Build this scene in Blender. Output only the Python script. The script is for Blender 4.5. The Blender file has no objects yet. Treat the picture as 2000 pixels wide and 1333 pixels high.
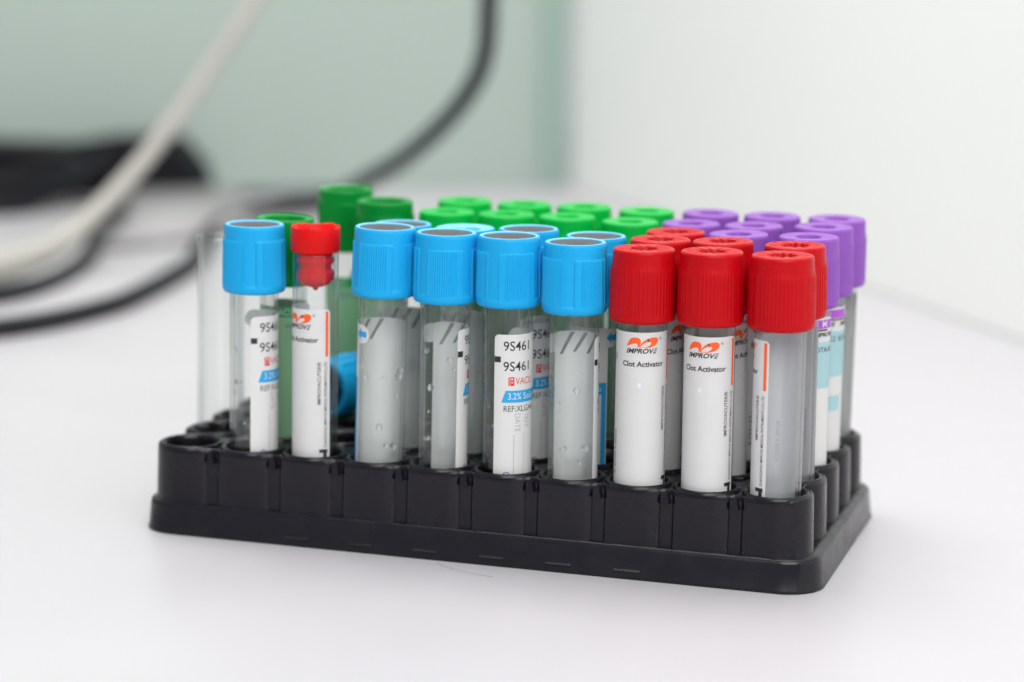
import bpy, bmesh, math, random
from mathutils import Vector, Matrix
from mathutils.geometry import delaunay_2d_cdt
random.seed(7)
MM = 0.001
sc = bpy.context.scene
COL = sc.collection
PI = math.pi

# ------------------------------------------------------------------ camera
F_PX = 4795.4
yaw, pitch, roll = -0.2982, 0.1828, 0.015
fw = Vector((math.sin(yaw)*math.cos(pitch), math.cos(yaw)*math.cos(pitch), -math.sin(pitch)))
rt = Vector((math.cos(yaw), -math.sin(yaw), 0)); up = rt.cross(fw)
rt2 = rt*math.cos(roll) + up*math.sin(roll); up2 = -rt*math.sin(roll) + up*math.cos(roll)
cam = bpy.data.cameras.new('camera'); cam_o = bpy.data.objects.new('camera', cam); COL.objects.link(cam_o)
mw = Matrix((rt2, up2, -fw)).transposed().to_4x4()
mw.translation = Vector((260.34, -567.29, 164.62))*MM
cam_o.matrix_world = mw
cam.sensor_width = 36; cam.lens = F_PX/2000*36
cam.clip_start = 0.02; cam.clip_end = 50
cam.dof.use_dof = True; cam.dof.focus_distance = 0.592; cam.dof.aperture_fstop = 6.8
sc.camera = cam_o
sc.render.resolution_x = 1024; sc.render.resolution_y = 682

# ------------------------------------------------------------------ light
w = bpy.data.worlds.new('World'); sc.world = w; w.use_nodes = True
bg = w.node_tree.nodes['Background']
bg.inputs[0].default_value = (0.92, 0.95, 1.0, 1); bg.inputs[1].default_value = 0.46
def area(name, loc, target, sx, sy, power, col=(1, 1, 1)):
    l = bpy.data.lights.new(name, 'AREA'); l.shape = 'RECTANGLE'; l.size = sx; l.size_y = sy
    l.energy = power; l.color = col
    o = bpy.data.objects.new(name, l); COL.objects.link(o)
    o.location = loc
    o.rotation_euler = (Vector(target)-Vector(loc)).to_track_quat('-Z', 'Y').to_euler()
    return o
area('ceiling_panel_light', (0.22, 0.16, 1.25), (0.13, 0.18, 0), 1.0, 0.6, 11, (1, 0.985, 0.96))
area('window_light', (1.25, -0.25, 0.55), (0.1, 0.15, 0.05), 0.7, 0.9, 11, (0.97, 0.98, 1.0))
area('front_fill_light', (0.58, -0.92, 0.74), (0.14, 0.0, 0.03), 1.0, 0.6, 11, (1, 0.985, 0.97))  # added fill from the camera side, lifts the labels and tube interiors
area('wall_fill_light', (-0.15, 0.25, 0.95), (0.14, 0.45, 0.2), 0.6, 0.5, 6, (1, 0.98, 0.94))  # added fill aimed at the white wall to brighten it
sc.view_settings.view_transform = 'Standard'
sc.view_settings.look = 'None'
sc.view_settings.exposure = 0.04
sc.view_settings.gamma = 1.0
sc.render.engine = 'CYCLES'
sc.cycles.max_bounces = 24; sc.cycles.transmission_bounces = 20; sc.cycles.transparent_max_bounces = 48
sc.cycles.glossy_bounces = 6; sc.cycles.diffuse_bounces = 5
sc.cycles.caustics_refractive = True; sc.cycles.caustics_reflective = True
sc.cycles.sample_clamp_indirect = 0

# ------------------------------------------------------------------ materials
def srgb(r, g, b):
    f = lambda c: (c/255/12.92) if c/255 <= .04045 else ((c/255+.055)/1.055)**2.4
    return (f(r), f(g), f(b), 1)
def mat(name, col, rough=.4, bump=0, bscale=400, spec=.5, var=0, vscale=60, sss=0, coat=0, trans=0, ior=1.5, rvar=0):
    m = bpy.data.materials.new(name); m.use_nodes = True
    nt = m.node_tree; b = nt.nodes['Principled BSDF']
    b.inputs['Base Color'].default_value = col
    b.inputs['Roughness'].default_value = rough
    b.inputs['Specular IOR Level'].default_value = spec
    b.inputs['IOR'].default_value = ior
    if trans: b.inputs['Transmission Weight'].default_value = trans
    if coat: b.inputs['Coat Weight'].default_value = coat; b.inputs['Coat Roughness'].default_value = .15
    if sss:
        b.inputs['Subsurface Weight'].default_value = sss
        b.inputs['Subsurface Radius'].default_value = (1, 1, 1); b.inputs['Subsurface Scale'].default_value = 0.001
    if bump or var or rvar:
        tc = nt.nodes.new('ShaderNodeTexCoord')
        oi = nt.nodes.new('ShaderNodeObjectInfo')
        ad = nt.nodes.new('ShaderNodeVectorMath'); ad.operation = 'ADD'
        nt.links.new(tc.outputs['Object'], ad.inputs[0]); nt.links.new(oi.outputs['Random'], ad.inputs[1])
    if bump:
        n = nt.nodes.new('ShaderNodeTexNoise'); n.inputs['Scale'].default_value = bscale; n.inputs['Detail'].default_value = 5
        bp = nt.nodes.new('ShaderNodeBump'); bp.inputs['Strength'].default_value = bump; bp.inputs['Distance'].default_value = 0.0003
        nt.links.new(ad.outputs[0], n.inputs['Vector'])
        nt.links.new(n.outputs['Fac'], bp.inputs['Height']); nt.links.new(bp.outputs[0], b.inputs['Normal'])
    if var:
        n = nt.nodes.new('ShaderNodeTexNoise'); n.inputs['Scale'].default_value = vscale; n.inputs['Detail'].default_value = 4
        mx = nt.nodes.new('ShaderNodeMix'); mx.data_type = 'RGBA'
        mx.inputs['A'].default_value = tuple(c*(1-var) for c in col[:3])+(1,)
        mx.inputs['B'].default_value = tuple(min(1, c*(1+var)) for c in col[:3])+(1,)
        nt.links.new(ad.outputs[0], n.inputs['Vector'])
        nt.links.new(n.outputs['Fac'], mx.inputs['Factor']); nt.links.new(mx.outputs['Result'], b.inputs['Base Color'])
    if rvar:
        n = nt.nodes.new('ShaderNodeTexNoise'); n.inputs['Scale'].default_value = vscale*1.7; n.inputs['Detail'].default_value = 6
        mr = nt.nodes.new('ShaderNodeMapRange'); mr.inputs['From Min'].default_value = .3; mr.inputs['From Max'].default_value = .7
        mr.inputs['To Min'].default_value = max(0, rough-rvar); mr.inputs['To Max'].default_value = min(1, rough+rvar)
        nt.links.new(ad.outputs[0], n.inputs['Vector'])
        nt.links.new(n.outputs['Fac'], mr.inputs['Value']); nt.links.new(mr.outputs[0], b.inputs['Roughness'])
    return m
M = {}
M['table'] = mat('white_laminate', (.475, .46, .485, 1), .36, bump=.05, bscale=900, var=.012, vscale=12, rvar=.06)
M['wall'] = mat('white_wall_paint', (.88, .89, .87, 1), .6, bump=.2, bscale=80, var=.02, vscale=5)
M['green'] = mat('frosted_green_panel', (.345, .415, .38, 1), .35, var=.03, vscale=4)
M['green_edge'] = mat('green_panel_edge', (.26, .37, .32, 1), .4, var=.05)
M['rack'] = mat('black_rack_plastic', (.006, .005, .009, 1), .25, spec=.36, bump=.02, bscale=1500, var=.15, vscale=90, rvar=.08)
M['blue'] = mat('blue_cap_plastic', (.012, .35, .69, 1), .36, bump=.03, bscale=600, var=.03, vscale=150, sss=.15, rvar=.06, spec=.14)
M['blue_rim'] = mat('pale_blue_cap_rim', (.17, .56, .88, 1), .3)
M['red'] = mat('red_cap_plastic', (.44, .002, .006, 1), .33, bump=.1, bscale=500, var=.06, vscale=150, sss=.1, rvar=.07, spec=.14)
M['stopred'] = mat('soft_red_stopper', (.62, .006, .006, 1), .38, bump=.1, bscale=500, var=.05, vscale=200, sss=.1, spec=.14)
M['purple'] = mat('purple_cap_plastic', (.235, .08, .40, 1), .36, bump=.1, bscale=500, var=.05, vscale=150, sss=.1, rvar=.06, spec=.14)
M['lgreen'] = mat('bright_green_cap_plastic', (.0, .40, .05, 1), .33, bump=.1, bscale=500, var=.05, vscale=150, sss=.1, rvar=.06, spec=.14)
M['dgreen'] = mat('dark_green_cap_plastic', (.0, .215, .028, 1), .33, bump=.1, bscale=500, var=.05, vscale=150, rvar=.06, spec=.14)
M['rubber'] = mat('grey_rubber', (.045, .042, .055, 1), .5, bump=.6, bscale=350, var=.35, vscale=300)
M['darkrubber'] = mat('dark_rubber', (.02, .035, .03, 1), .5, bump=.4, bscale=350)
M['glass'] = mat('clear_tube_plastic', (.985, .99, .985, 1), .015, trans=1, ior=1.36, spec=.5)
def thin_clear(m, f):
    # thin moulded wall: mostly lets light straight through, bends part of it, mirrors at grazing angles
    nt = m.node_tree; b = nt.nodes['Principled BSDF']; out = nt.nodes['Material Output']
    tr = nt.nodes.new('ShaderNodeBsdfTransparent'); gl = nt.nodes.new('ShaderNodeBsdfGlossy'); gl.inputs['Roughness'].default_value = .012
    lw = nt.nodes.new('ShaderNodeLayerWeight'); lw.inputs['Blend'].default_value = .5
    cr = nt.nodes.new('ShaderNodeValToRGB')
    cr.color_ramp.elements[0].position = 0; cr.color_ramp.elements[0].color = (.985, .99, .987, 1)
    cr.color_ramp.elements[1].position = 1; cr.color_ramp.elements[1].color = (.12, .15, .145, 1)
    e = cr.color_ramp.elements.new(.84); e.color = (.95, .96, .955, 1)
    nt.links.new(lw.outputs['Facing'], cr.inputs[0]); nt.links.new(cr.outputs[0], tr.inputs[0])
    pw = nt.nodes.new('ShaderNodeMath'); pw.operation = 'POWER'; pw.inputs[1].default_value = 3.3
    nt.links.new(lw.outputs['Facing'], pw.inputs[0])
    ma = nt.nodes.new('ShaderNodeMath'); ma.operation = 'MULTIPLY_ADD'; ma.inputs[1].default_value = .85; ma.inputs[2].default_value = .04
    nt.links.new(pw.outputs[0], ma.inputs[0])
    x1 = nt.nodes.new('ShaderNodeMixShader'); nt.links.new(ma.outputs[0], x1.inputs[0]); nt.links.new(tr.outputs[0], x1.inputs[1]); nt.links.new(gl.outputs[0], x1.inputs[2])
    x2 = nt.nodes.new('ShaderNodeMixShader'); x2.inputs[0].default_value = f
    nt.links.new(x1.outputs[0], x2.inputs[1]); nt.links.new(b.outputs[0], x2.inputs[2]); nt.links.new(x2.outputs[0], out.inputs[0])
thin_clear(M['glass'], 0.0)
M['drop'] = mat('water_drop', (1, 1, 1, 1), 0.0, trans=1, ior=1.33)
M['paper'] = mat('white_label_paper', (.80, .80, .79, 1), .5, var=.02, vscale=200)
M['back'] = mat('label_reverse', (.90, .91, .91, 1), .6, var=.02, vscale=120)
M['backgrey'] = mat('label_reverse_grey', (.78, .77, .82, 1), .6, var=.03, vscale=120)
M['ink'] = mat('black_ink', (.018, .018, .018, 1), .5)
M['slash'] = mat('shown_through_ink', (.17, .18, .18, 1), .6)
M['greyink'] = mat('grey_ink', (.30, .31, .33, 1), .5)
M['faint'] = mat('faint_ink', (.44, .43, .48, 1), .5)
M['orange'] = mat('orange_ink', (.86, .10, .004, 1), .45)
M['redink'] = mat('red_ink', (.65, .015, .03, 1), .45)
M['blueink'] = mat('blue_ink', (.01, .33, .66, 1), .45)
M['purpink'] = mat('purple_ink', (.16, .09, .5, 1), .5)
M['magenta'] = mat('magenta_ink', (.38, .08, .55, 1), .5)
M['greenink'] = mat('green_ink', (.02, .33, .09, 1), .5)
M['palegreen'] = mat('pale_green_label', (.36, .64, .38, 1), .5, var=.12, vscale=90)
M['cyan'] = mat('pale_cyan_wash', (.45, .70, .74, 1), .5, var=.10, vscale=140)
M['bluehint'] = mat('pale_blue_stain', (.62, .74, .80, 1), .5)
M['cable'] = mat('black_cable_rubber', (.006, .006, .009, 1), .5, spec=.25, var=.1)
M['palecable'] = mat('pale_grey_cable', (.38, .365, .335, 1), .45, var=.06)
M['box'] = mat('black_device_plastic', (.008, .008, .011, 1), .5, var=.2, spec=.14)
M['folder'] = mat('pale_grey_card', (.33, .32, .33, 1), .5, var=.03)
M['greybox'] = mat('dark_grey_bar', (.13, .14, .145, 1), .5)

# ------------------------------------------------------------------ helpers
def translucent(m, f):
    nt = m.node_tree; b = nt.nodes['Principled BSDF']; out = nt.nodes['Material Output']
    t = nt.nodes.new('ShaderNodeBsdfTranslucent'); x = nt.nodes.new('ShaderNodeMixShader'); x.inputs[0].default_value = f
    src = b.inputs['Base Color'].links
    if src: nt.links.new(src[0].from_socket, t.inputs[0])
    else: t.inputs[0].default_value = b.inputs['Base Color'].default_value
    nt.links.new(b.outputs[0], x.inputs[1]); nt.links.new(t.outputs[0], x.inputs[2]); nt.links.new(x.outputs[0], out.inputs[0])
for k_, f_ in (('paper', .3), ('back', .3), ('backgrey', .35), ('palegreen', .3), ('cyan', .3)): translucent(M[k_], f_)
def finish(name, bm, mats, parent=None, smooth=True, angle=None):
    me = bpy.data.meshes.new(name); bm.to_mesh(me); bm.free()
    for m in (mats if isinstance(mats, (list, tuple)) else [mats]): me.materials.append(m)
    if smooth:
        for p in me.polygons: p.use_smooth = True
    if angle is not None:
        me.set_sharp_from_angle(angle=math.radians(angle))
    o = bpy.data.objects.new(name, me); COL.objects.link(o)
    if parent: o.parent = parent
    return o
def tag(o, label=None, cat=None, group=None, kind=None):
    if label: o['label'] = label
    if cat: o['category'] = cat
    if group: o['group'] = group
    if kind: o['kind'] = kind
    return o
def lathe(bm, prof, n=64, mi=0, closed_axis=True, rfun=None, zfun=None):
    """prof: list of (r, z) in mm; r==0 makes a pole."""
    rings = []
    for k, (r, z) in enumerate(prof):
        if r <= 1e-6:
            rings.append([bm.verts.new((0, 0, z*MM))])
        else:
            ring = []
            for i in range(n):
                a = 2*PI*i/n
                rr = r + (rfun(a, k) if rfun else 0); zz = z + (zfun(a, k) if zfun else 0)
                ring.append(bm.verts.new((rr*math.sin(a)*MM, -rr*math.cos(a)*MM, zz*MM)))
            rings.append(ring)
    for a, b in zip(rings, rings[1:]):
        for i in range(n):
            j = (i+1) % n
            if len(a) == 1 and len(b) == 1: continue
            if len(a) == 1: f = bm.faces.new((a[0], b[j], b[i]))
            elif len(b) == 1: f = bm.faces.new((a[i], a[j], b[0]))
            else: f = bm.faces.new((a[i], a[j], b[j], b[i]))
            f.material_index = mi
    return rings

# ------------------------------------------------------------------ setting: table and walls
def box_bm(bm, x0, x1, y0, y1, z0, z1, mi=0):
    vs = [bm.verts.new((x*MM, y*MM, z*MM)) for z in (z0, z1) for y in (y0, y1) for x in (x0, x1)]
    for q in ((0, 2, 3, 1), (4, 5, 7, 6), (0, 1, 5, 4), (2, 6, 7, 3), (0, 4, 6, 2), (1, 3, 7, 5)):
        f = bm.faces.new([vs[i] for i in q]); f.material_index = mi
bm = bmesh.new(); box_bm(bm, -1500, 1500, -900, 1100, -30, 0)
tag(finish('table_top', bm, M['table'], smooth=False), kind='structure')
def wall(name, a, b, thick, z0, z1, m):
    a = Vector(a); b = Vector(b); d = (b-a).normalized(); n = Vector((-d.y, d.x))*thick
    bm = bmesh.new()
    pts = [a, b, b+n, a+n]
    lo = [bm.verts.new((p.x*MM, p.y*MM, z0*MM)) for p in pts]; hi = [bm.verts.new((p.x*MM, p.y*MM, z1*MM)) for p in pts]
    bm.faces.new(lo[::-1]); bm.faces.new(hi)
    for i in range(4): bm.faces.new((lo[i], lo[(i+1) % 4], hi[(i+1) % 4], hi[i]))
    bmesh.ops.recalc_face_normals(bm, faces=bm.faces)
    return finish(name, bm, m, smooth=False)
CR = Vector((-110.0, 748.0)); dR = Vector((0.590, -0.8074)); dG = Vector((-0.885, -0.465))
wr = wall('white_wall', CR+dR*-6, CR+dR*1300, 40, .5, 1300, M['wall']); tag(wr, kind='structure')
wg = wall('green_wall', CR+Vector((-9, 2)), CR+Vector((-9, 2))+dG*1500, -25, .5, 1300, M['green']); tag(wg, kind='structure')
ed = wall('corner_trim', CR+Vector((-9, 2))+dG*-2, CR+Vector((-9, 2))+dG*9, 6, .5, 1300, M['green_edge']); tag(ed, kind='structure')

# ------------------------------------------------------------------ rack
P = 17.0
NC, NR = 10, 5
PY = 17.5
rack = bpy.data.objects.new('tube_rack', None); COL.objects.link(rack)
tag(rack, 'black moulded plastic rack with fifty round wells standing on the white table', 'tube rack')
WX = lambda c: c*P
WY = lambda r: r*PY
ZR = 23.0
def rounded_rect(x0, x1, y0, y1, r, n=10):
    pts = []
    for cx, cy, a0 in ((x1-r, y0+r, -90), (x1-r, y1-r, 0), (x0+r, y1-r, 90), (x0+r, y0+r, 180)):
        for i in range(n+1):
            a = math.radians(a0+90*i/n); pts.append((cx+r*math.cos(a), cy+r*math.sin(a)))
    return pts
def loft(bm, loops, mi=0, close=False):
    rs = [[bm.verts.new((x*MM, y*MM, z*MM)) for x, y in pts] for pts, z in loops]
    for a, b in zip(rs, rs[1:]):
        n = len(a)
        for i in range(n): f = bm.faces.new((a[i], a[(i+1) % n], b[(i+1) % n], b[i])); f.material_index = mi
    return rs
# skirt
X0, X1, Y0, Y1 = -11.6, 165.2, -9.2, 4*PY+10.5
bm = bmesh.new()
lp = []
for ins, z in ((.7, 0), (-.25, 0.0), (-.3, .5), (0, .9), (.55, 6.9), (.8, 7.7), (1.5, 8.25), (5.5, 8.3)):
    lp.append((rounded_rect(X0+ins, X1-ins, Y0+ins*.8, Y1-ins, 9.5-min(ins, 2), 10), z))
loft(bm, lp)
finish('base_skirt', bm, M['rack'], rack)
# small raised tabs low on the skirt front
for xt in (32.7, 49.7, 67.0, 84.3, 101.4, 118.8):
    bm = bmesh.new()
    sec = [(Y0+.8, 2.55), (Y0+.05, 2.45), (Y0-.38, 2.05), (Y0-.38, 1.9), (Y0+.8, 1.7)]
    a = [bm.verts.new(((xt-3.2)*MM, y*MM, z*MM)) for y, z in sec]; b = [bm.verts.new(((xt+3.2)*MM, y*MM, z*MM)) for y, z in sec]
    bm.faces.new(a); bm.faces.new(b[::-1])
    for q in range(5): bm.faces.new((a[q], b[q], b[(q+1) % 5], a[(q+1) % 5]))
    bmesh.ops.recalc_face_normals(bm, faces=bm.faces)
    finish('moulded_tab', bm, M['rack'], rack, smooth=False)
# scalloped body outline
def body_outline(ins):
    pts = []
    def side(n, pitch, flat, depth, out, gw):
        res = []                                          # along s, returns (s, offset outward)
        for k in range(n):
            c = k*pitch
            h = pitch/2
            prof = [(-h, -depth), (-h+gw, -depth), (-h+gw+.5, -.45*depth), (-h+gw+1.1, -.18), (-flat*.7, -.03), (0, 0.05), (flat*.7, -.03), (h-gw-1.1, -.18), (h-gw-.5, -.45*depth), (h-gw, -depth)]
            for s, o in prof: res.append((c+s, out+o))
        return res
    # front, left to right (skip first half of first & last half of last well: replaced by the corner arcs)
    R = 8.0-ins
    fr = [q for q in side(NC, P, 4.5, 1.15, 7.75-ins, 1.45) if -1 < q[0] < WX(9)+1]
    pts += [(s, -o) for s, o in fr]
    for i in range(1, 12):                                # corner front right
        a = math.radians(-90+90*i/12); k = 1+.045*math.sin(2*(a+PI/2))**2
        pts.append((WX(9)+(R+EX)*k*math.cos(a), R*k*math.sin(a)))
    sd = []
    for k in range(NR):
        c = k*PY
        for j in range(-9, 10):
            a = math.radians(j*9.0)
            x = (8.0+EX-ins)*math.cos(a)**.45 if abs(j) < 10 else 0
            y = (7.4)*math.sin(a)
            sd.append((c+y, max(x, 5.6-ins*.5)))
        if k < NR-1: sd.append((c+PY/2, 5.6-ins*.5))
    rs = [q for q in sd if -.5 < q[0] < WY(4)+.5]
    pts += [(WX(9)+o, s) for s, o in rs]
    for i in range(1, 12):
        a = math.radians(90*i/12); pts.append((WX(9)+(R+EX)*math.cos(a), WY(4)+R*math.sin(a)))
    bk = fr[::-1]
    pts += [(s, WY(4)+o) for s, o in bk]
    for i in range(1, 12):
        a = math.radians(90+90*i/12); pts.append(((R+EX)*math.cos(a), WY(4)+R*math.sin(a)))
    pts += [(-o, s) for s, o in rs[::-1]]
    for i in range(1, 12):
        a = math.radians(180+90*i/12); pts.append(((R+EX)*math.cos(a), R*math.sin(a)))
    return pts
EX = 1.25
bm = bmesh.new()
DZ = ZR-.9
loops = [(body_outline(-.3), 8.2), (body_outline(-.1), 9.0), (body_outline(.25), 20.9), (body_outline(.34), DZ-.05), (body_outline(.6), DZ+.35), (body_outline(1.0), DZ+.45), (body_outline(1.5), DZ)]
rs = loft(bm, loops)
# deck with round holes
outl = body_outline(1.5)
HR = 7.6
vin = [Vector(p) for p in outl]; edges = [(i, (i+1) % len(outl)) for i in range(len(outl))]
for r in range(NR):
    for c in range(NC):
        b = len(vin)
        for i in range(32):
            a = 2*PI*i/32; vin.append(Vector((WX(c)+HR*math.cos(a)*.86, WY(r)+HR*math.sin(a)*.86)))
        edges += [(b+i, b+(i+1) % 32) for i in range(32)]
vo, eo, fo, *_ = delaunay_2d_cdt(vin, edges, [], 1, 1e-5)
vs = [bm.verts.new((v.x*MM, v.y*MM, DZ*MM)) for v in vo]
for f in fo:
    cx = sum(vo[i].x for i in f)/len(f); cy = sum(vo[i].y for i in f)/len(f)
    c = round(cx/P); r = round(cy/PY)
    if 0 <= c < NC and 0 <= r < NR and math.hypot(cx-WX(c), cy-WY(r)) < HR*.86-.02: continue
    try: bm.faces.new([vs[i] for i in f])
    except Exception: pass
body = finish('well_block', bm, M['rack'], rack, angle=50)
# wedge gussets at the top of the grooves
def wedge(bm, cx, cy, ox, oy, tx, ty, w, d0, ztop, zbot):
    """a little pyramid whose apex sits at the top of the groove, sloping outwards downwards."""
    P3 = lambda t, o, z: bm.verts.new(((cx+tx*t+ox*o)*MM, (cy+ty*t+oy*o)*MM, z*MM))
    a = P3(0, 0.15, ztop); b = P3(-w, d0, zbot); c = P3(w, d0, zbot); d = P3(-w, -.3, zbot-.3); e = P3(w, -.3, zbot-.3); g = P3(0, -.3, ztop)
    bm.faces.new((a, b, c)); bm.faces.new((b, d, e, c)); bm.faces.new((a, g, d, b)); bm.faces.new((a, c, e, g)); bm.faces.new((g, e, d))
    bmesh.ops.recalc_face_normals(bm, faces=bm.faces)
for k in range(NC-1):
    for y_, o_ in ((-6.75, -1), (WY(4)+6.75, 1)):
        bm = bmesh.new(); wedge(bm, WX(k)+P/2, y_, 0, o_, -o_, 0, 1.0, 1.35, ZR-.3, ZR-3.8)
        finish('groove_gusset', bm, M['rack'], rack, smooth=False)
# raised well rims with the inner sleeves
bm0 = bmesh.new()
lathe(bm0, [(0, 1.2), (4, 1.4), (6.1, 4), (6.6, 10), (6.75, ZR-1.2), (6.95, ZR-.5), (7.25, ZR-.1), (7.6, ZR), (7.95, ZR-.15), (8.2, ZR-.55), (8.3, DZ-.2)], 48)
wm = bpy.data.meshes.new('well'); bm0.to_mesh(wm); bm0.free(); wm.materials.append(M['rack'])
for p in wm.polygons: p.use_smooth = True
for r in range(NR):
    for c in range(NC):
        o = bpy.data.objects.new('well', wm); COL.objects.link(o); o.parent = rack
        o.location = (WX(c)*MM, WY(r)*MM, 0)

# ------------------------------------------------------------------ tube pieces
RG = 6.1
def glass_mesh(ztop, lip=False, R=RG, wall_=.85):
    bm = bmesh.new()
    out = []; N = 8
    for i in range(N+1):
        a = PI/2*i/N; out.append((R*math.sin(a), R-R*math.cos(a)))
    out += [(R, ztop*.5), (R, ztop-.4)] if not lip else [(R, ztop*.5), (R, ztop-2.2), (R+.35, ztop-1.6), (R+.45, ztop-.6)]
    ri = R-wall_
    top = [(R-.12, ztop-.08), (R-wall_*.5, ztop), (ri+.1, ztop-.1)]
    if lip: top = [(R+.3, ztop-.1), (R-wall_*.4, ztop), (ri+.1, ztop-.15)]
    inn = [(ri, ztop-.5), (ri, ztop*.5)]
    for i in range(N, -1, -1):
        a = PI/2*i/N; inn.append((ri*math.sin(a), wall_+ri-ri*math.cos(a)))
    lathe(bm, out+top+inn, 72)
    bmesh.ops.recalc_face_normals(bm, faces=bm.faces)
    me = bpy.data.meshes.new('glass_tube'); bm.to_mesh(me); bm.free(); me.materials.append(M['glass'])
    for p in me.polygons: p.use_smooth = True
    return me
def mk(me, name, parent, z=0, rz=0):
    o = bpy.data.objects.new(name, me); COL.objects.link(o); o.parent = parent
    o.location = (0, 0, z*MM); o.rotation_euler = (0, 0, rz); return o
def to_mesh(name, bm, mats, angle=None):
    me = bpy.data.meshes.new(name); bm.to_mesh(me); bm.free()
    for m in mats: me.materials.append(m)
    for p in me.polygons: p.use_smooth = True
    if angle is not None: me.set_sharp_from_angle(angle=math.radians(angle))
    return me
def smooth_step(x): x = max(0, min(1, x)); return x*x*(3-2*x)

NS = 432
def panelled_cap(H, matc, matrim, rubber=True, hole=None):
    """round cap with four raised finely ribbed grip panels; z=0 bottom, H top"""
    Z = [0, .15, .5, 1.1, 1.9, 2.05, 2.3, 2.5, 2.9, 6, 9, H-4.3, H-3.9, H-3.7, H-3.5, H-3.2, H-1, H-.45, H-.12, H]
    Rb = [7.15, 7.55, 7.85, 8.02, 8.04, 8.0, 7.82, 7.80, 7.78, 7.72, 7.68, 7.64, 7.62, 7.62, 7.62, 7.62, 7.6, 7.56, 7.42, 7.15]
    bm = bmesh.new()
    prof = [(6.2, .1)]+list(zip(Rb, Z))
    def rf(a, k):
        if k == 0: return 0
        z = prof[k][1]
        if z < 2.25 or z > H-3.6: return 0
        amt = 1.0
        if z > H-3.75: amt = .7
        ph = (a/(PI/2)+.5) % 1-.5                      # -.5...5 of a 90 degree sector
        d = abs(ph)*90
        if d > 34: return 0
        r = .17
        if d > 31.5: r = .30
        elif d < 21:
            r = .10+.19*(0.5+.5*math.cos(2*PI*d/4.2))
        return r*amt
    lathe(bm, prof, NS, rfun=rf)
    # rim and recess
    if rubber:
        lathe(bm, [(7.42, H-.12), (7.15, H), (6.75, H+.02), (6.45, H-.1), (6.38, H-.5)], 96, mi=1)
    else:
        lathe(bm, [(7.15, H), (6.6, H+.05), (6.0, H-.1), (hole or 3.4, H-.35), ((hole or 3.4)-.2, H-1), ((hole or 3.4)-.3, H-4), (0, H-4.1)], 96, mi=1)
    lathe(bm, [(7.15, 0), (6.2, .1), (6.12, 1.0)][::-1], 96)
    bmesh.ops.recalc_face_normals(bm, faces=bm.faces)
    return to_mesh('cap', bm, [matc, matrim], 40)
def stopper_mesh(H, r, m, dish=.5):
    bm = bmesh.new()
    lathe(bm, [(r, H-1.2), (r, H-.35), (r-.35, H-.28), (r*.62, H-.30), (r*.42, H-.32-dish*.3), (r*.3, H-.3-dish), (0, H-.3-dish*1.1)], 64)
    return to_mesh('rubber_stopper', bm, [m])
def ribbed_cap(H, matc, bumpy=True, nrib=52, hole=3.2, gap=True, rtop=7.45, rbody=8.08, amp=.15, darkhole=None):
    bm = bmesh.new()
    Z = [0, .2, .7, 1.3, 1.75, 2.0, 2.4, 5, 9, 12, 12.9, 13.5, 14.1, 15.0, H-.9, H-.3, H-.06, H]
    Rb = [7.2, 7.7, 8.0, 8.08, 8.08, 7.95, 7.93, 7.92, 7.86, 7.80, 7.76, 7.70, 7.62, 7.52, rtop, rtop-.06, rtop-.3, rtop-.6]
    Rb = [r*rbody/8.08 for r in Rb]
    prof = [(6.2, .1)]+list(zip(Rb, Z))
    def rf(a, k):
        if k == 0: return 0
        z = prof[k][1]
        if z < 1.9 or z > 13.3: return 0
        t = (a*nrib/(2*PI)) % 1
        s = (a/(PI/2)) % 1
        r = amp*(.5+.5*math.cos(2*PI*t))**.7
        if gap and (s < .10 or s > .90): r = amp*.9 if (s < .02 or s > .98) else amp*.3
        return r*(1 if z < 12.95 else .6)
    lathe(bm, prof, NS, rfun=rf)
    tr = Rb[-1]
    def zf(a, k):
        if not bumpy or k in (0, 5, 6, 7): return 0
        t = (a*13/(2*PI)) % 1
        return .11*(1 if t < .5 else -0.6)*(1 if k in (2, 3) else .6)
    def rf2(a, k):
        if not bumpy or k < 3: return 0
        return .16*math.cos(a*9)*(1 if k < 6 else .5)
    lathe(bm, [(tr, H), (tr-.5, H+.02), (tr-1.1, H+.0), (hole+1.0, H-.05), (hole+.25, H-.15), (hole, H-.5), (hole-.2, H-4.6), (0, H-4.8)], 156, zfun=zf, rfun=rf2, mi=0)
    if darkhole:
        lathe(bm, [(hole-.5, H-1.9), (0, H-1.9)], 32, mi=1)
    lathe(bm, [(7.2*rbody/8.08, 0), (6.2, .1), (6.12, 1.0)][::-1], 96)
    bmesh.ops.recalc_face_normals(bm, faces=bm.faces)
    return to_mesh('cap', bm, [matc, darkhole or matc], 40)

# ------------------------------------------------------------------ label printing
def text_bm(bm, s, size, u, v, mi, align='LEFT', rot=0, bold=0.0, shear=0, sx=1.0):
    cu = bpy.data.curves.new('t', 'FONT'); cu.body = s; cu.size = size; cu.align_x = align; cu.align_y = 'CENTER'
    cu.offset = bold; cu.shear = shear; cu.resolution_u = 3; cu.space_character = 1.0
    ob = bpy.data.objects.new('t', cu); COL.objects.link(ob)
    dg = bpy.context.evaluated_depsgraph_get(); dg.update()
    me = bpy.data.meshes.new_from_object(ob.evaluated_get(dg))
    bpy.data.objects.remove(ob); bpy.data.curves.remove(cu)
    c, sn = math.cos(rot), math.sin(rot)
    me.transform(Matrix(((sx, 0, 0, 0), (0, 1, 0, 0), (0, 0, 1, 0), (0, 0, 0, 1))))
    me.transform(Matrix(((c, -sn, 0, u), (sn, c, 0, v), (0, 0, 1, 0), (0, 0, 0, 1))))
    n0 = len(bm.faces); bm.from_mesh(me); bpy.data.meshes.remove(me)
    bm.faces.ensure_lookup_table()
    for f in bm.faces[n0:]: f.material_index = mi
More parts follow.
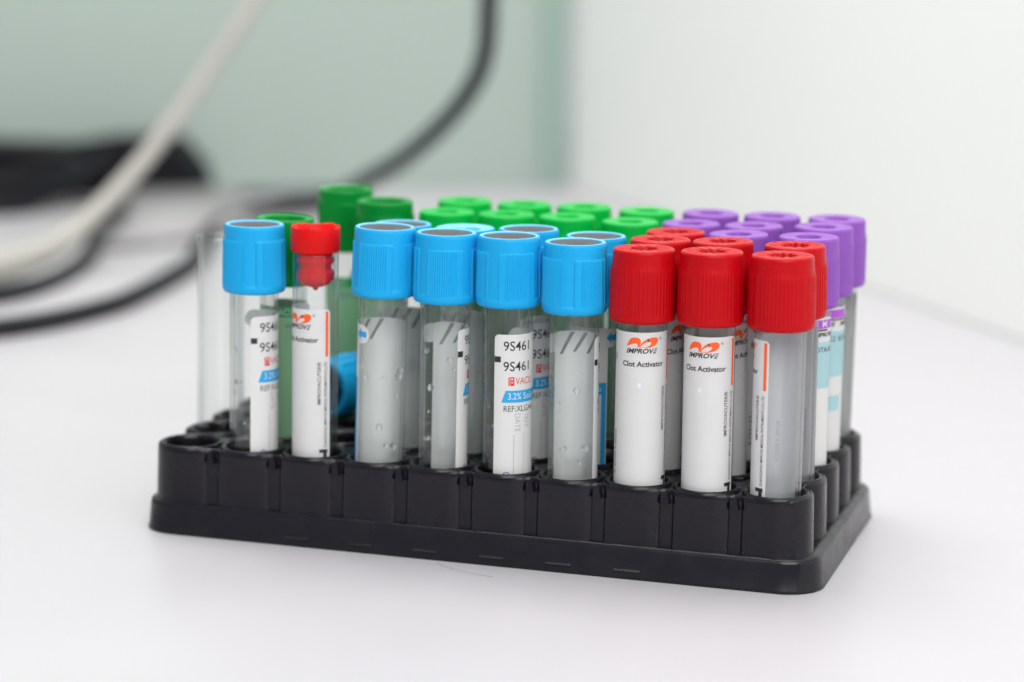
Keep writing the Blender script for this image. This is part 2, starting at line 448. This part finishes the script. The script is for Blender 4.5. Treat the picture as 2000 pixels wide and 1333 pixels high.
def poly(bm, pts, mi):
    ring = [bm.verts.new((x, y, 0)) for x, y in pts]
    es = [bm.edges.new((ring[i], ring[(i+1) % len(ring)])) for i in range(len(ring))]
    r = bmesh.ops.triangle_fill(bm, edges=es, use_beauty=True)
    for g in r['geom']:
        if isinstance(g, bmesh.types.BMFace): g.material_index = mi
def rect(bm, u0, u1, v0, v1, mi): poly(bm, [(u0, v0), (u1, v0), (u1, v1), (u0, v1)], mi)
def catmull(pts, n=6):
    out = []; N = len(pts)
    for i in range(N):
        p0, p1, p2, p3 = [Vector(pts[(i+k-1) % N]) for k in range(4)]
        for j in range(n):
            t = j/n; out.append(tuple(.5*((2*p1)+(p2-p0)*t+(2*p0-5*p1+4*p2-p3)*t*t+(3*p1-p0-3*p2+p3)*t**3)))
    return out
def rrect(u0, u1, v0, v1, r, n=6):
    return rounded_rect(u0, u1, v0, v1, r, n)
def wrap(bm, R, z0, step=.35, umin=-30, umax=40):
    u = math.ceil(umin/step)*step
    us = [x.co.x for x in bm.verts]; lo, hi = min(us), max(us)
    k = math.floor(lo/step)+1
    while k*step < hi:
        g = bm.verts[:]+bm.edges[:]+bm.faces[:]
        bmesh.ops.bisect_plane(bm, geom=g, plane_co=(k*step, 0, 0), plane_no=(1, 0, 0), dist=1e-5)
        k += 1
    for v in bm.verts:
        a = v.co.x/RG; rr = R+v.co.z
        z = v.co.y+z0
        v.co = Vector((rr*math.sin(a)*MM, -rr*math.cos(a)*MM, z*MM))
def layered(layers, inner, R, z0):
    """layers: [(builder, lift_mm)] drawn outside; inner: the same drawn on the reverse."""
    out = bmesh.new()
    mats = []
    for fn, lift, sign in layers+inner:
        b = bmesh.new(); fn(b)
        step = .35
        wrap(b, R+lift, z0, step)
        # face direction
        me = bpy.data.meshes.new('x'); 
        for f in b.faces:
            c = f.calc_center_median(); f.normal_update()
            n = Vector((c.x, c.y, 0))*sign
            if f.normal.dot(n) < 0: f.normal_flip()
        b.to_mesh(me); b.free(); out.from_mesh(me); bpy.data.meshes.remove(me)
    return out
LM = ['paper', 'ink', 'orange', 'blueink', 'redink', 'greyink', 'purpink', 'back', 'slash', 'backgrey', 'faint', 'greenink', 'palegreen', 'cyan', 'magenta', 'bluehint']
LI = {n: i for i, n in enumerate(LM)}
LMATS = [M[n] for n in LM]

def lab_mesh(L):
    me = to_mesh('label', L, LMATS)
    for p in me.polygons: p.use_smooth = False
    return me
ZB = 2.0                                                     # tube bottom above the table
def blue_label():
    """u from the left end (0) to 18.6; v=0 at the label top"""
    W = 18.6
    def paper(b):
        poly(b, rrect(0, W, -49, 0, 1.2), LI['paper'])
        poly(b, [(W-.6, -.3)]+[(W+1.2+2.6*math.cos(a), -2.6+2.4*math.sin(a)) for a in [math.radians(x) for x in range(80, -100, -12)]]+[(W-.6, -5.1)], LI['paper'])
    def l1(b):
        text_bm(b, '9S461', 3.35, 2.2, -2.95, LI['ink'], sx=.92, bold=.02)
        text_bm(b, '9S461', 3.35, 2.2, -8.0, LI['ink'], sx=.92, bold=.02)
        text_bm(b, 'S', 3.35, 15.0, -2.95, LI['ink'], sx=.86)
        text_bm(b, 'S', 3.35, 15.0, -8.0, LI['ink'], sx=.86)
        rect(b, 0.05, 1.65, -6.9, -5.45, LI['ink'])
        text_bm(b, 'REF:XLGA4', 2.1, 2.35, -18.5, LI['ink'], sx=.85)
        text_bm(b, 'VACU', 2.5, 5.3, -11.6, LI['redink'], sx=.75)
        rect(b, 3.55, 3.85, -12.7, -10.5, LI['redink'])
        rect(b, 4.0, 5.0, -12.7, -10.5, LI['redink'])
        poly(b, [(2.9, -13.9), (13.8, -13.9), (13.8, -16.9), (1.9, -16.9)], LI['blueink'])
        rect(b, 13.8, W-.3, -13.9, -16.9, LI['blueink'])
        rect(b, W-1.6, W-.3, -16.9, -48.5, LI['blueink'])
        rect(b, 12.6, 13.2, -16.9, -48.5, LI['blueink'])
        text_bm(b, 'DATE', 2.1, 5.9, -21.9, LI['faint'], align='CENTER', rot=-PI/2, sx=.9)
        text_bm(b, 'TEST', 1.9, 8.6, -21.5, LI['faint'], align='CENTER', rot=-PI/2, sx=.9)
        rect(b, 5.0, 5.12, -25.0, -36.8, LI['greyink'])
        rect(b, 7.7, 7.8, -24.4, -36.8, LI['faint'])
        # arrow on the tab pointing left
        poly(b, [(W-.6, -2.6), (W+1.0, -1.1), (W+1.0, -1.9), (W+3.0, -1.9), (W+3.0, -3.3), (W+1.0, -3.3), (W+1.0, -4.1)], LI['blueink'])
        # round stamp
        n = 20
        poly(b, [(3.3+.95*math.cos(2*PI*i/n), -35.2+.95*math.sin(2*PI*i/n)) for i in range(n)], LI['purpink'])
    def l2(b):
        text_bm(b, '3.2% Sodium', 2.35, 3.4, -15.4, LI['paper'], bold=.015, sx=.78)
        text_bm(b, 'Co', 2.0, 14.9, -15.4, LI['paper'], bold=.01, sx=.8)
        n = 14
        poly(b, [(4.45+.28*math.cos(2*PI*i/n), -11.05+.28*math.sin(2*PI*i/n)) for i in range(n)], LI['paper'])
        rect(b, 4.25, 4.75, -12.0, -11.75, LI['paper'])
        poly(b, [(3.3+.7*math.cos(2*PI*i/n), -35.2+.7*math.sin(2*PI*i/n)) for i in range(n)], LI['paper'])
    def l3(b):
        poly(b, [(2.85, -35.5), (3.2, -34.8), (3.4, -35.1), (3.6, -34.7), (3.75, -35.5), (3.4, -35.35)], LI['purpink'])
    def rev(b): poly(b, rrect(0.02, W-.02, -48.9, -.02, 1.2), LI['back'])
    def rev2(b):
        for u, v0, v1 in ((6.3, -.3, -5.5), (9.8, -.3, -5.3), (13.2, -.3, -5.8)):
            poly(b, [(u, v0), (u+1.05, v0), (u+3.9, v1), (u+3.1, v1)], LI['slash'])
    L = layered([(paper, .12, 1), (l1, .15, 1), (l2, .18, 1), (l3, .21, 1)], [(rev, .05, -1), (rev2, .025, -1)], RG, 57.5-ZB)
    return lab_mesh(L)
def red_label(with_text=True):
    """u=0 at the right end; extends to -21.7"""
    W = 21.7
    def paper(b): poly(b, rrect(-W, 0, -52, 0, 1.1), LI['paper'])
    def z5(x, y): return (-9.0+(x-535)/60, -2.45-(y-270)/60)
    def l1(b):
        arch = [(305, 330), (318, 285), (335, 245), (365, 214), (400, 200), (450, 198), (490, 210), (508, 240), (506, 288), (465, 350), (466, 318), (462, 292), (440, 282), (400, 290), (350, 308)]
        poly(b, [z5(*p) for p in catmull(arch, 3)], LI['orange'])
        ell = [(484, 332), (512, 292), (560, 240), (620, 208), (690, 194), (740, 198), (766, 225), (760, 265), (725, 305), (665, 332), (590, 345), (515, 345)]
        poly(b, [z5(*p) for p in catmull(ell, 3)], LI['orange'])
        text_bm(b, 'IMPROVE', 1.62, -9.35, -4.55, LI['ink'], align='CENTER', bold=.05, shear=.3, sx=1.12)
        text_bm(b, 'Clot Activator', 1.8, -8.7, -7.75, LI['ink'], align='CENTER', bold=.045, sx=1.0)
        text_bm(b, '®', .9, -4.8, -1.55, LI['ink'])
        rect(b, -1.35, -.55, -12.0, -.5, LI['orange'])
        text_bm(b, 'IMPROVACUTER®', 1.35, -3.0, -18.8, LI['ink'], align='CENTER', rot=PI/2, bold=.01, sx=1.0)
        text_bm(b, 'GUANGZHOU IMPROVE MEDICAL INSTRUMENTS CO.,LTD', 1.05, -1.25, -24.3, LI['ink'], align='CENTER', rot=PI/2, bold=.008, sx=.80)
        rect(b, -3.0, -.7, -36.6, -35.7, LI['ink']); rect(b, -1.9, -.9, -38.6, -36.4, LI['ink'])
        text_bm(b, '01 B91005 R 202210', 1.3, -16.6, -30.0, LI['ink'], align='CENTER', rot=PI/2, bold=.01, sx=.98)
        rect(b, -17.1, -16.7, -7.2, -5.6, LI['ink'])
        poly(b, [(-9.6+.45*math.cos(a)*(1+.3*math.sin(3*a)), -13.0+.7*math.sin(a)) for a in [2*PI*i/16 for i in range(16)]], LI['bluehint'])
    def l2(b):
        hole = [(505, 334), (535, 298), (575, 270), (620, 257), (652, 264), (656, 285), (635, 310), (595, 330), (545, 338)]
        poly(b, [z5(*p) for p in catmull(hole, 3)], LI['paper'])
    def rev(b): poly(b, rrect(-W+.02, -.02, -51.9, -.02, 1.1), LI['backgrey'])
    def rev2(b): text_bm(b, '0122500 R 50016B', 1.3, -16.6, -26.5, LI['faint'], align='CENTER', rot=-PI/2, sx=-1.0)
    L = layered([(paper, .12, 1), (l1, .15, 1), (l2, .18, 1)], [(rev, .05, -1), (rev2, .025, -1)], RG, 60.3-ZB)
    return lab_mesh(L)
def purple_label():
    W = 24
    def paper(b): poly(b, rrect(0, W, -50, 0, 1.0), LI['paper'])
    def l1(b):
        rect(b, .2, W-.2, -.6, -2.8, LI['magenta'])
        rect(b, 5, W-.2, -6.2, -18, LI['cyan'])
        rect(b, 5, W-5, -23, -27, LI['cyan'])
    def l2(b):
        for u0 in (2.5, 10.5, 18.5):
            text_bm(b, 'EDTA.K2', 1.8, u0+2.5, -8.2, LI['ink'], align='CENTER', bold=.02)
            text_bm(b, 'IMPROVE', 1.5, u0+2.5, -4.4, LI['ink'], align='CENTER', bold=.04, shear=.3)
            text_bm(b, 'M', 2.2, u0+2.5, -1.7, LI['paper'], align='CENTER', bold=.04)
        rect(b, 2, W-2, -3.4, -3.0, LI['ink'])
        text_bm(b, 'K 2 0 9 1 0 5', 1.4, 1.6, -30, LI['ink'], align='CENTER', rot=PI/2)
    def rev(b): poly(b, rrect(.02, W-.02, -49.9, -.02, 1.0), LI['back'])
    L = layered([(paper, .12, 1), (l1, .15, 1), (l2, .18, 1)], [(rev, .05, -1)], RG, 60.5-ZB)
    return lab_mesh(L)
def green_label():
    W = 29
    def paper(b): poly(b, rrect(0, W, -50, 0, 1.0), LI['palegreen'])
    def l1(b):
        rect(b, .2, W-.2, -2.8, -.1, LI['greenink'])
        rect(b, .3, 1.1, -3.2, -49, LI['greenink'])
        rect(b, W-3.6, W-.4, -3.2, -49, LI['greenink'])
        rect(b, 16.5, 17.0, -18, -49, LI['greenink']); rect(b, 19.2, 20.6, -20, -26, LI['greenink']); rect(b, 16.5, 20.6, -17.5, -18.2, LI['greenink'])
        text_bm(b, 'Heparin', 1.6, 8, -5, LI['purpink'])
    def l2(b):
        for u0 in (3.4, 12.6, 21.8): text_bm(b, 'PJVACU', 2.5, u0, -1.5, LI['paper'], sx=.8)
    def rev(b): poly(b, rrect(.02, W-.02, -49.9, -.02, 1.0), LI['palegreen'])
    L = layered([(paper, .12, 1), (l1, .15, 1), (l2, .18, 1)], [(rev, .05, -1)], RG, 57.5-ZB)
    return lab_mesh(L)

# small red flanged stopper
def small_stopper():
    bm = bmesh.new()
    rng = random.Random(3)
    jag = [rng.random() for _ in range(120)]
    def zf(a, k):
        if k in (3, 4):
            i = a/(2*PI)*96
            j = jag[int(i) % 96]*.55+.25*math.sin(a*3)
            return j*.7 if j > .3 else .0
        return 0
    prof = [(5.3, 0.0), (6.0, .05), (6.2, .4), (6.2, 5.6), (6.05, 6.1), (5.4, 6.0), (4.9, 5.0), (4.4, 3.2), (3.6, 2.2), (0, 2.0)]
    lathe(bm, prof, 96, zfun=zf)
    # bellows plug going down inside the tube
    pl = [(5.3, 0.0), (4.5, -.5), (4.15, -1.2), (4.75, -1.9), (4.75, -2.5), (4.0, -3.4), (3.95, -4.4), (4.87, -5.3), (4.87, -5.9), (4.5, -7.2), (3.6, -8.2), (2.0, -8.9), (.8, -9.2), (.55, -9.6), (.5, -9.9), (0, -10.0)]
    lathe(bm, pl, 64)
    bmesh.ops.recalc_face_normals(bm, faces=bm.faces)
    return to_mesh('stopper', bm, [M['stopred']], 35)

drop_bm = bmesh.new(); bmesh.ops.create_icosphere(drop_bm, subdivisions=3, radius=1*MM)
drop_me = to_mesh('droplet', drop_bm, [M['drop']])

# ------------------------------------------------------------------ assemble the tubes
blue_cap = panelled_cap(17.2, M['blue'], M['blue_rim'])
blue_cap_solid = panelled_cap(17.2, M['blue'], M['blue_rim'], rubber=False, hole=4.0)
dgreen_cap = panelled_cap(17.2, M['dgreen'], M['dgreen'], rubber=False, hole=5.3)
rub = stopper_mesh(17.2, 6.42, M['rubber'])
rubg = stopper_mesh(14.0, 4.9, M['darkrubber'])
red_cap = ribbed_cap(17.6, M['red'])
purple_cap = ribbed_cap(17.6, M['purple'], bumpy=False, nrib=40, hole=3.1, rtop=7.5, amp=.12)
green_cap = ribbed_cap(17.6, M['lgreen'], bumpy=False, nrib=40, hole=3.1, rtop=7.4, amp=.12)
g_std = glass_mesh(68); g_small = glass_mesh(72, R=5.75); g_open = glass_mesh(72, lip=True)
lb, lr, lp_, lg = blue_label(), red_label(), purple_label(), green_label()
sst = small_stopper()

def phi_cam(x, y): return math.atan2(260.34-x, 567.29+y)
# (col, row, kind, lean dx, top height, label angle seen from the camera in degrees)
TUBES = [
 (1,0,'B', .6,80.3,-8), (2,0,'S', .2,80.7,38), (3,0,'B',1.7,81.5,117), (4,0,'B', .7,81.0,32), (5,0,'B',-.1,81.1,-31), (6,0,'B',-.3,80.5,54),
 (7,0,'R',-.2,79.9,86), (8,0,'R',-.5,80.2,70), (9,0,'R',-.4,80.2,-24),
 (0,1,'C',1.0,73.8,0), (1,1,'D',1.9,79.9,-70), (3,1,'B', 0.,80.0,60), (4,1,'B',-.1,79.9,100), (5,1,'B',-.3,80.6,-12), (6,1,'B', .2,79.8,-139),
 (7,1,'R',-.3,79.9,150), (8,1,'R',-1.6,80.3,140), (9,1,'R',-.7,80.3,-60),
 (7,2,'R',-.5,79.6,120), (8,2,'V',-1.3,79.9,20), (9,2,'V',-.5,80.2,-150),
 (1,4,'D',-.8,81.7,-100), (2,3,'D',-.1,81.1,-190),
 (3,3,'G', .5,79.2,0), (4,3,'G', .2,79.4,40), (5,3,'G', 0.,79.6,90), (6,3,'G', .2,79.2,-60), (7,3,'V',-.5,79.6,10), (8,3,'V',-1.,79.9,60), (9,3,'V', .2,80.6,-115),
 (3,4,'G', 0.,80.1,200), (4,4,'G', .1,80.0,0), (5,4,'G',-.1,80.2,30), (6,4,'G', .3,80.0,-20), (7,4,'V', .9,80.3,0), (8,4,'V', .5,80.4,70), (9,4,'V', .7,80.6,100)]
LAB = {
 (1,0): 'blue-capped tube standing alone at the front left, next to the empty corner well',
 (2,0): 'narrow tube closed by a small ragged red stopper pushed inside its mouth',
 (3,0): 'front blue-capped tube directly right of the small red stopper, slashes inside it',
 (4,0): 'front blue-capped tube, second from the small red stopper, white label at its right edge',
 (5,0): 'front blue-capped tube whose printed number and blue banner face the viewer',
 (6,0): 'front blue-capped tube touching the first red cap, slashes seen inside it',
 (7,0): 'front red-capped tube beside the blue caps, orange logo on white label',
 (8,0): 'front red-capped tube in the middle of three, with an orange stripe at the label edge',
 (9,0): 'front red-capped tube in the right corner well, mostly clear with a thin label strip',
 (0,1): 'open clear tube without any cap, behind the empty front left corner well',
 (1,1): 'dark green-capped tube between the leftmost blue cap and the small red stopper',
 (3,1): 'second-row blue-capped tube nearest the tall dark green caps, leftmost of its row',
 (4,1): 'second-row blue-capped tube whose cap top is all pale blue without grey rubber',
 (5,1): 'second-row blue-capped tube just right of the cap with the all-blue top',
 (6,1): 'second-row blue-capped tube beside the red caps, its label showing a blue arrow',
 (7,1): 'second-row red-capped tube, leftmost, next to the blue caps',
 (8,1): 'second-row red-capped tube in the middle of its three',
 (9,1): 'second-row red-capped tube at the right end of the rack',
 (7,2): 'rearmost red-capped tube, alone in the third row before the bright green caps',
 (8,2): 'purple-capped tube in the nearest purple row, left one, behind the middle red caps',
 (9,2): 'purple-capped tube in the nearest purple row at the right end, paler side towards the viewer',
 (1,4): 'tall dark green-capped tube in the back row, farthest left of all the back tubes',
 (2,3): 'tall dark green-capped tube just right of and before the farthest dark green one',
 (3,3): 'bright green-capped tube in the nearer green row, leftmost',
 (4,3): 'bright green-capped tube in the nearer green row, second from the left',
 (5,3): 'bright green-capped tube in the nearer green row, third from the left',
 (6,3): 'bright green-capped tube in the nearer green row, rightmost, next to the red and purple caps',
 (7,3): 'purple-capped tube in the middle purple row, leftmost, behind the rearmost red cap',
 (8,3): 'purple-capped tube in the centre of the purple block',
 (9,3): 'purple-capped tube in the middle purple row at the right end of the rack',
 (3,4): 'bright green-capped tube in the back row, leftmost of the bright green ones',
 (4,4): 'bright green-capped tube in the back row, second of the bright green ones',
 (5,4): 'bright green-capped tube in the back row, third of the bright green ones',
 (6,4): 'bright green-capped tube in the back row, beside the back purple caps',
 (7,4): 'purple-capped tube in the back row, leftmost purple, beside the bright green caps',
 (8,4): 'purple-capped tube in the back row, middle of the three',
 (9,4): 'purple-capped tube at the back right corner of the rack'}
GRP = dict(B='blue-capped tubes in the rack', R='red-capped tubes in the rack', V='purple-capped tubes in the rack', G='bright green-capped tubes in the rack', D='dark green-capped tubes in the rack')
def fixb(b, r, s): return None
for (c, r, k, dx, zt, ang) in TUBES:
    base = Vector((WX(c), r*17.0+ (r*.25), ZB)); 
    top = Vector((c*P+dx, r*17.0, zt))
    ax = (top-base).normalized()
    q = Vector((0, 0, 1)).rotation_difference(ax)
    root = bpy.data.objects.new('test_tube', None); COL.objects.link(root)
    spin = math.radians(ang)+phi_cam(base.x, base.y)
    root.rotation_mode = 'QUATERNION'
    root.rotation_quaternion = q @ Matrix.Rotation(spin, 3, 'Z').to_quaternion()
    root.location = base*MM
    root.empty_display_size = .01
    tag(root, LAB[(c, r)], 'test tube', GRP.get(k))
    L = (top-base).length
    if k == 'B':
        mk(g_std, 'glass_tube', root); cp = mk(blue_cap_solid if (c, r) == (4, 1) else blue_cap, 'cap', root, L-17.2, .3*c-math.radians(ang)+(0.35 if r == 0 else 0))
        if (c, r) != (4, 1): mk(rub, 'rubber_stopper', cp)
        mk(lb, 'label', root)
    elif k == 'R':
        mk(g_std, 'glass_tube', root); mk(red_cap, 'cap', root, L-17.6, c*1.3-math.radians(ang)); mk(lr, 'label', root)
    elif k == 'V':
        mk(g_std, 'glass_tube', root); mk(purple_cap, 'cap', root, L-17.6, c*1.1+r); mk(lp_, 'label', root)
    elif k == 'G':
        mk(g_std, 'glass_tube', root); mk(green_cap, 'cap', root, L-17.6, c*.9+r); mk(lg, 'label', root)
    elif k == 'D':
        mk(g_std, 'glass_tube', root); cp = mk(dgreen_cap, 'cap', root, L-17.2, c+r); mk(rubg, 'rubber_stopper', cp); mk(lg, 'label', root)
    elif k == 'S':
        mk(g_small, 'glass_tube', root); mk(sst, 'stopper', root, L-6.4, 1.0)
        l_ = mk(lr, 'label', root); l_.scale = (5.75/6.1, 5.75/6.1, 1)
    elif k == 'C':
        mk(g_open, 'glass_tube', root)
    # condensation drops on the inner wall of the citrate tubes
    if k == 'B' and r < 2:
        rng = random.Random(c*7+r)
        for _ in range(9 if r == 0 else 4):
            a = math.radians(rng.uniform(-75, 75))-math.radians(ang); z = rng.uniform(24, 50)
            d = mk(drop_me, 'droplet', root)
            s = rng.choice((.35, .5, .6, .85))
            d.scale = (s, s, s*1.1)
            rr = RG-.85-s*.55
            d.location = (rr*math.sin(a)*MM, -rr*math.cos(a)*MM, z*MM)

# loose blue cap lying on the rack among the empty wells
lc = bpy.data.objects.new('loose_cap', None); COL.objects.link(lc)
mk(blue_cap_solid, 'cap_shell', lc)
lc.location = (22*MM, 36*MM, (ZR+8.1)*MM)
lc.rotation_euler = (math.radians(-90), 0, math.radians(-14))
tag(lc, 'loose blue cap lying on its side on the rack behind the small red stopper', 'tube cap')

# ------------------------------------------------------------------ background things
def tube_path(name, pts, rad, m, n=20, sub=14):
    P_ = [Vector(p) for p in pts]; rr = rad if isinstance(rad, (list, tuple)) else [rad]*len(P_)
    out = []
    for i in range(len(P_)-1):
        p0 = P_[max(i-1, 0)]; p1 = P_[i]; p2 = P_[i+1]; p3 = P_[min(i+2, len(P_)-1)]
        for j in range(sub):
            t = j/sub
            out.append((.5*((2*p1)+(p2-p0)*t+(2*p0-5*p1+4*p2-p3)*t*t+(3*p1-p0-3*p2+p3)*t**3), rr[i]*(1-t)+rr[i+1]*t))
    out.append((P_[-1], rr[-1]))
    bm = bmesh.new(); prev = None; nrm = None; first = None
    for i, (p, r) in enumerate(out):
        t = (out[min(i+1, len(out)-1)][0]-out[max(i-1, 0)][0]).normalized()
        if nrm is None: nrm = t.orthogonal().normalized()
        nrm = (nrm-t*nrm.dot(t)).normalized(); b = t.cross(nrm)
        ring = [bm.verts.new((p+(nrm*math.cos(2*PI*k/n)+b*math.sin(2*PI*k/n))*r)*MM) for k in range(n)]
        if prev:
            for k in range(n): bm.faces.new((prev[k], prev[(k+1) % n], ring[(k+1) % n], ring[k]))
        else: first = ring
        prev = ring
    bm.faces.new(first[::-1]); bm.faces.new(prev)
    return finish(name, bm, m)
o = tube_path('power_cable', [(-68, 465, 170), (-73, 475, 118), (-77, 480, 88), (-93, 490, 65), (-124, 515, 41), (-156, 545, 24), (-190, 585, 8), (-212, 575, 3.3), (-218, 510, 3.3), (-196, 440, 3.3), (-178, 388, 3.3), (-166, 320, 3.3), (-163, 273, 3.3), (-176, 223, 3.3), (-215, 180, 3.3)], 4.1, M['cable'])
tag(o, 'long black cable hanging in an arc behind the rack and running along the table', 'cable')
o = tube_path('device_cable', [(-330, 625, 20), (-318, 592, 14), (-288, 545, 9.3), (-262, 490, 9.3), (-243, 430, 8.5), (-226, 384, 3.6), (-213, 330, 3.2), (-214, 286, 3.2), (-240, 240, 3.2)], 3.7, M['cable'])
tag(o, 'black cable looping out of the black device towards the left edge', 'cable')
o = tube_path('network_cable', [(-150.0, 440.0, 139.0), (-164.0, 428.0, 115.0), (-182.0, 412.0, 82.0), (-198.0, 394.0, 52.0), (-212.0, 374.0, 29.0), (-225.0, 352.0, 13.0), (-238.0, 330.0, 7.5), (-246.0, 310.0, 7.5)], [3.5, 3.5, 3.6, 3.8, 4.3, 5.4, 6.6, 7], M['palecable'])
tag(o, 'pale grey cable with a thick sleeve rising diagonally in front of the black device', 'cable')
# black device against the green wall
dev = bpy.data.objects.new('black_device', None); COL.objects.link(dev); dev.location = (-0.33, 0.60, 0)
def prism(name, prof_front, y0f, y1f, m, parent):
    bm = bmesh.new()
    a = [bm.verts.new((x*MM, y0f(x)*MM, z*MM)) for x, z in prof_front]; b = [bm.verts.new((x*MM, y1f(x)*MM, z*MM)) for x, z in prof_front]
    bm.faces.new(a); bm.faces.new(b[::-1]); n = len(a)
    for i in range(n): bm.faces.new((a[i], b[i], b[(i+1) % n], a[(i+1) % n]))
    bmesh.ops.recalc_face_normals(bm, faces=bm.faces)
    bmesh.ops.bevel(bm, geom=bm.edges[:], offset=1.5*MM, segments=3, affect='EDGES')
    return finish(name, bm, m, parent, angle=40)
prism('housing', [(-120, 0), (48, 0), (46, 14), (34, 31), (4, 32), (-16, 28), (-60, 30), (-85, 28), (-120, 35)], lambda x: .5*x, lambda x: .5*x+24, M['box'], dev)
prism('front_foot', [(-120, 0), (-55, 0), (-66, 14), (-120, 22)], lambda x: .5*x-30, lambda x: .5*x-1.6, M['box'], dev)
tag(dev, 'low black wedge-shaped device lying at the back of the table against the green wall', 'device')
bm = bmesh.new(); box_bm(bm, -28, 28, -5, 5, 0, 5)
bmesh.ops.bevel(bm, geom=bm.edges[:], offset=1.5*MM, segments=3, affect='EDGES')
o = finish('grey_bar', bm, M['greybox']); o.location = (-.235, .640, 0.0); o.rotation_euler = (0, 0, .45)  # low grey bar making the dark band at the wall foot
tag(o, 'small dark grey bar lying at the foot of the green wall beside the black device', 'plug')

# thin pale folder lying under the cables
bm = bmesh.new()
fp = [(-236, 425), (-198, 497), (-262, 628), (-318, 592)]
lo = [bm.verts.new((x*MM, y*MM, .0003)) for x, y in fp]; hi = [bm.verts.new((x*MM, y*MM, .0058)) for x, y in fp]
bm.faces.new(lo[::-1]); bm.faces.new(hi)
for i in range(4): bm.faces.new((lo[i], lo[(i+1) % 4], hi[(i+1) % 4], hi[i]))
bmesh.ops.recalc_face_normals(bm, faces=bm.faces)
bmesh.ops.bevel(bm, geom=bm.edges[:], offset=1.0*MM, segments=2, affect='EDGES')
o = finish('folder', bm, M['folder']); tag(o, 'thin pale grey folder lying flat on the table in front of the black device', 'folder')
# slack black lead bunched at the left of the device
o = tube_path('coiled_lead', [(-420, 560, 6), (-385, 530, 10), (-350, 545, 14), (-330, 575, 18), (-350, 590, 22), (-390, 560, 26), (-400, 520, 22), (-365, 505, 8), (-335, 520, 5.2), (-322, 560, 12), (-318, 590, 24)], 5.0, M['box'])
tag(o, 'thick black lead bunched up in front of the black device at the left edge', 'cable')

o = tube_path('hair', [(71, -11.5, .08), (74, -14.5, .3), (79, -17.5, .5), (84, -18.6, .3), (88, -18.8, .08)], .055, M['greyink'], n=6)
tag(o, 'fine curved hair lying on the white table just in front of the rack', 'hair')
